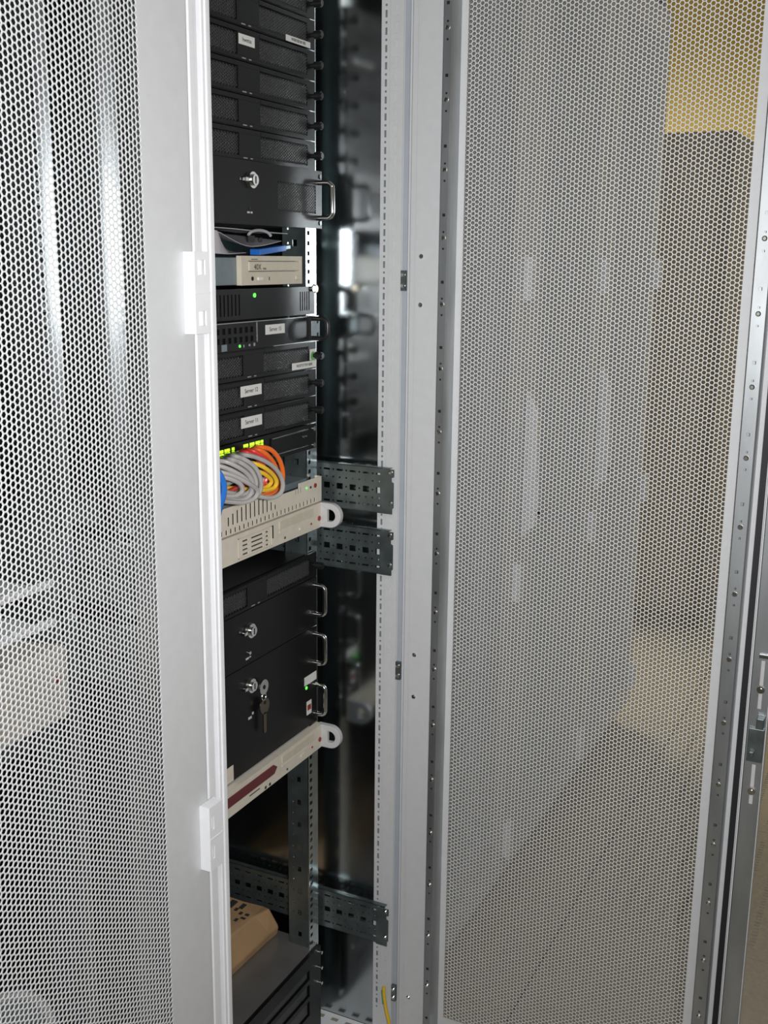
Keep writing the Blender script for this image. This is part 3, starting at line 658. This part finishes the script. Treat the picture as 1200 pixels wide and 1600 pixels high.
o = thing('cable_plug', 'small pale plug among the coiled cables in front of the switch', 'connector', at(408, 752, Y=.085))
MB().box(-0.008, 0.008, -0.006, 0.006, -0.005, 0.005).build('plug_body', M['lgrey'], o, bevel=0.001)
MB().box(-0.004, 0.010, -0.007, 0.005, -0.016, -0.0055).build('plug_boot', M['blackp'], o, bevel=0.001)

# beige units
zb = zu(16)
r = thing('rack_server', 'upper beige unit with a curved field of vent slots and a red button', 'server', (0, YR-0.004, zb))
hs = [(0.1+i*0.0118, 0.1048+i*0.0118, -0.0415, -0.0340) for i in range(36)]
for i in range(12):
    x = 0.2595+i*0.0118; t = (x+0.002-0.333)/0.065
    hs.append((x, x+0.0052, -0.0293, -U*(0.09+(0.22 if t < 0 else 0.50)*t*t)))
hs.append((0.4020, 0.4640, -0.0095, 0))
MB().plate('xz', XL, 0.5380, -U+0.001, -0.0012, -0.012, -0.0105, hs).box(XL, 0.538, -0.0105, 0.0, -U+0.001, -U+0.0025).box(0.5365, 0.538, -0.0105, 0.0, -U+0.0025, -0.0012).build('front_bezel', M['beige'], r)
MB().box(0.09, 0.53, -0.0098, -0.008, -0.0418, -0.0080).box(0.25, 0.40, -0.0098, -0.008, -0.0080, -0.0028).build('slot_backing', M['void'], r)
MB().box(0.075, 0.5165, 0.004, 0.42, -U+0.0016, -0.0025).build('chassis', M['gslate'], r)
MB().cyl((0.516, -0.012, -0.0135), '-y', 0.0038, 0.0015, 16).build('red_button', M['red'], r, smooth=True)
MB().cyl((0.501, -0.012, -0.0140), '-y', 0.0022, 0.001, 12).build('dark_light', M['ink'], r)
MB().cyl((0.488, -0.012, -0.0130), '-y', 0.0018, 0.001, 12).build('green_light', M['ledg'], r)
for i in range(3): MB().box(0.452+i*0.008, 0.4535+i*0.008, -0.0124, -0.012, -0.017, -0.008).build('printed_mark', M['inkg'], r)
def loop_handle(r, x, z0, z1, yb, depth, m):                        # broad flat D handle standing out to the front
    n = 12; zc = (z0+z1)/2; h = (z1-z0)/2
    out = [(yb, z0)] + [(yb-depth+h-h*math.sin(math.pi*k/n) , zc-h*math.cos(math.pi*k/n)) for k in range(n+1)] + [(yb, z1)]
    hi = h*0.50; inn = [(yb-0.020, zc+hi)] + [(yb-depth+h-hi*math.sin(math.pi*k/n), zc+hi*math.cos(math.pi*k/n)) for k in range(n+1)] + [(yb-0.020, zc-hi)]
    mb = MB(); o = 0
    P = out; Q = list(reversed(inn)); N = len(P)
    # ring of quads between outer and inner outline, matched by index
    for t in (x-0.0055, x+0.0055):
        for p in P: mb.v.append((t, *p))
        for q in Q: mb.v.append((t, *q))
    for i in range(N-1):
        mb.f += [(i, i+1, N+i+1, N+i), (2*N+i, 3*N+i, 3*N+i+1, 2*N+i+1), (i, 2*N+i, 2*N+i+1, i+1), (N+i, N+i+1, 3*N+i+1, 3*N+i)]
    mb.f += [(0, N, 3*N, 2*N), (N-1, 3*N-1, 4*N-1, 2*N-1)]
    mb.box(x-0.004, x+0.004, yb-0.0195, yb+0.0005, z0+0.0005, z1-0.0005)
    return mb.build('handle', m, r, bevel=0.0012)
def beige_unit(u, label, y, vents, logo=True):
    r = thing('rack_server', label, 'server', (0, y, zu(u)))
    hs = []
    if vents:
        for j in range(4):
            hs += [(0.294, 0.310, -0.0365+j*0.0068, -0.0340+j*0.0068), (0.318, 0.352, -0.0365+j*0.0068, -0.0340+j*0.0068), (0.359, 0.368, -0.0365+j*0.0068, -0.0340+j*0.0068)]
    MB().plate('xz', XL, 0.5380, -U+0.0010, -0.0012, -0.014, -0.0120, hs).box(XL, 0.538, -0.012, -0.0005, -0.0030, -0.0012).box(XL, 0.538, -0.012, -0.0005, -U+0.001, -U+0.0025).box(0.5365, 0.538, -0.012, -0.0005, -U+0.0025, -0.003).build('front_bezel', M['beige'], r)
    MB().box(0.25, 0.40, -0.0112, -0.010, -0.042, -0.006).build('slot_backing', M['void'], r)
    MB().box(0.07, 0.520, 0.004, 0.42, -U+0.0016, -0.0020).build('chassis', M['lgrey'], r)
    MB().box(0.398, 0.505, -0.0155, -0.014, -0.0195, -0.0060).build('drive_panel', M['beiged'], r, bevel=0.0006)
    MB().box(0.398, 0.4800, -0.0152, -0.014, -0.0255, -0.0220).build('floppy_slot', M['beige'], r, bevel=0.0004)
    MB().box(0.460, 0.472, -0.0158, -0.014, -0.0335, -0.0290).build('eject_button', M['beige'], r, bevel=0.0004)
    MB().cyl((0.5255, -0.014, -0.0270), '-y', 0.0042, 0.0015, 18).build('red_button', M['red'], r, smooth=True)
    MB().cyl((0.4990, -0.014, -0.0310), '-y', 0.0020, 0.0010, 12).build('red_light', M['red'], r)
    MB().cyl((0.4150, -0.014, -0.0360), '-y', 0.0022, 0.0010, 12).build('small_lock', M['zincd'], r)
    loop_handle(r, 0.5365, -U+0.0015, -0.001, -0.006, 0.046, M['lgrey'])
    return r
r = beige_unit(17, 'beige unit with louvred vents and a looped grey handle, right under the slotted beige unit', YR-0.004, True)
MB().box(0.282, 0.376, -0.0148, -0.014, -0.0095, -0.0080).box(0.282, 0.376, -0.0148, -0.014, -0.0400, -0.0385).box(0.2820, 0.2830, -0.0148, -0.014, -0.0400, -0.008).box(0.375, 0.3765, -0.0148, -0.014, -0.0400, -0.008).build('vent_frame', M['beiged'], r)
MB().box(0.376, 0.381, -0.0144, -0.014, -0.029, -0.008).build('dark_catch', M['ink'], r)
r = beige_unit(26, 'lone beige unit below the tall black server, with a maroon strip on its left half', YR-0.004, False)
mb = MB().prism([(0.10, -0.0255), (0.372, -0.0255), (0.3815, -0.0165), (0.3715, -0.0095), (0.10, -0.0095)], 'xz', -0.0165, -0.014).build('maroon_strip', M['maroon'], r, bevel=0.0008)
MB().box(0.300, 0.330, -0.0146, -0.014, -0.0335, -0.0320).box(0.345, 0.350, -0.0146, -0.014, -0.0415, -0.0370).box(0.358, 0.363, -0.0146, -0.014, -0.0415, -0.0370).build('dark_print', M['ink'], r)

# bottom server with galvanised lid
r = thing('rack_server', 'tall black server at the bottom of the open rack, its bare metal lid in view', 'server', (0, YR, zu(36)))
h = 4*U
hs = [(0.12+0.0, 0.50, -0.060-k*0.0, -0.058) for k in range(1)]
hs = [(0.34, 0.50, -0.050, -0.030), (0.34, 0.50, -0.085, -0.060), (0.34, 0.50, -0.125, -0.095), (0.12, 0.30, -0.155, -0.030)]
MB().plate('xz', XL, XR_, -h+g1, -0.003, -0.010, -0.0015, hs).build('front_panel', M['black'], r)
MB().box(0.10, 0.51, -0.0012, 0.002, -0.165, -0.02).build('bay_backing', M['void'], r)
for a, b in ((-0.050, -0.030), (-0.085, -0.060), (-0.125, -0.095)): MB().box(0.342, 0.498, -0.007, -0.003, a+0.002, b-0.002).build('drive_bay_cover', M['blackp'], r, bevel=0.001)
for i in range(9): MB().box(0.16+i*0.015, 0.168+i*0.015, -0.006, -0.0015, -0.15, -0.035).build('front_rib', M['blackp'], r)
MB().box(0.068, 0.523, 0.004, 0.50, -h+0.0015, -0.0025).build('chassis', M['steel'], r)
MB().box(0.066, 0.5415, -0.003, 0.50, -0.0024, -0.0008).build('lid', M['lid'], r)
MB().cyl((0.2905, -0.010, -0.018), '-y', 0.0030, 0.001, 12).build('blue_light', M['ledb'], r)
for zz in (-0.012, -0.044, -0.076): MB().cyl((0.533, -0.010, zz), '-y', 0.003, 0.008, 12).build('ear_screw', M['screw'], r, smooth=True)

# brown paper bag on the lid
zl = zu(36)-0.0006
o = thing('paper_bag', 'folded brown paper bag with dark print lying on the metal lid', 'bag', (0.40, 0.34, zl))
mb = MB()
ring = [(-0.28, -0.095), (0.10, -0.105), (0.128, -0.108), (0.142, -0.085), (0.128, -0.04), (0.124, 0.07), (-0.28, 0.09)]
top = [(-0.28, -0.035), (0.09, -0.083), (0.127, -0.092), (0.134, -0.075), (0.124, -0.035), (0.120, 0.06), (-0.28, 0.07)]
n = len(ring)
zt = [0.046, 0.053, 0.052, 0.047, 0.053, 0.060, 0.062]
mb.v = [(x, y, 0.0008) for x, y in ring] + [(x*1.01, y*1.03, 0.018) for x, y in ring] + [(x, y, z) for (x, y), z in zip(top, zt)]
mb.f = [tuple(range(n-1, -1, -1)), tuple(range(2*n, 3*n))] + [(a*n+i, a*n+(i+1) % n, (a+1)*n+(i+1) % n, (a+1)*n+i) for a in (0, 1) for i in range(n)]
mb.build('bag_body', M['kraft'], o, bevel=0.003)
pr = MB()
for x, y, a, b in ((0.092, -0.030, .022, .012), (0.098, -0.050, .016, .008), (0.088, -0.044, .008, .006), (0.082, -0.058, .008, .006), (0.072, -0.072, .006, .010), (0.084, -0.072, .007, .008), (0.06, -0.062, .009, .006)):
    pr.box(x, x+a, y, y+b, 0.0500, 0.0543+0.06*(y+0.07))
pr.build('dark_print', M['ink'], o)

# earth wire at the foot of the right post
o = tag(MB().tube(spline([(0.574, 0.030, 0.196), (0.570, 0.028, 0.186), (0.566, 0.022, 0.160), (0.562, 0.012, 0.130), (0.560, 0.006, 0.0995)], 8), 0.0032, 8).build('earth_wire', M['cyellow'], None, smooth=True), 'green and yellow earth wire at the foot of the right post', 'wire')
MB().tube([Vector((0.5708, 0.0302, 0.190)) + Vector((-0.0042*k, -0.005*k, -0.024*k)) for k in (0, 0.5, 1)], 0.0034, 8).build('green_stripe', M['cgreen'], o, smooth=True)

# ------------------------------------------------------------------ what stands inside the left cabinet
yl = YR-0.01
for k, (u, lab) in enumerate(((16.35, 'upper thin white tray seen through the left honeycomb door'), (17.42, 'lower thin white tray seen through the left honeycomb door'))):
    r = thing('rack_tray', lab, 'tray', (-0.6, yl, zu(u)), 'thin white trays in the left cabinet')
    MB().box(0.07, 0.487, 0, 0.30, -0.0105, -0.0085).box(0.07, 0.487, -0.002, 0, -0.0105, 0.0).build('tray', M['white'], r)
    MB().box(XL, 0.07, -0.002, 0.001, -0.0105, 0.004).box(0.487, 0.500, -0.002, 0.001, -0.0105, -0.001).build('ear', M['white'], r)
r = thing('desktop_computer', 'pale desktop computer case lying in the left cabinet behind the honeycomb door', 'computer', (-0.6, yl, zu(20.32)))
MB().box(0.10, 0.508, 0.01, 0.40, 0.0, 0.089).build('case', M['gcase'], r, bevel=0.002)
MB().box(0.095, 0.512, -0.006, 0.0098, 0.0, 0.092).build('front_bezel', M['gcase'], r, bevel=0.003)
MB().cyl((0.494, -0.006, 0.053), '-y', 0.004, 0.0015, 14).build('red_button', M['red'], r)
r = thing('rack_shelf', 'zinc shelf carrying the pale desktop computer in the left cabinet', 'shelf', (-0.6, yl, zu(20.32)))
MB().box(0.0795, 0.519, 0, 0.42, -0.0032, -0.0006).box(0.0795, 0.519, -0.0015, 0, -0.020, -0.0006).build('shelf_plate', M['zinc'], r)
r = thing('rack_shelf', 'lower zinc shelf in the left cabinet, under the round grey reel', 'shelf', (-0.6, yl, 0.402))
MB().box(0.0795, 0.519, 0, 0.42, -0.0032, -0.0006).box(0.0795, 0.519, -0.0015, 0, -0.020, -0.0006).build('shelf_plate', M['zinc'], r)
r = thing('cable_reel', 'grey round reel standing low in the left cabinet, its rim at the bottom corner', 'reel', (-0.240, yl+0.03, 0.402))
MB().cyl((0, 0, 0.125), '-y', 0.122, 0.010, 48).build('flange', M['gslate'], r, smooth=True)
MB().tube(arc((0, 0.125), 0.1185, 0, 2*math.pi, 60, lambda p, q: (p, -0.010, q))[:-1], 0.0065, 8, True).build('rim', M['lgrey'], r, smooth=True)
MB().cyl((0, 0.10, 0.125), '-y', 0.07, 0.10, 32).build('drum', M['gslate'], r, smooth=True)
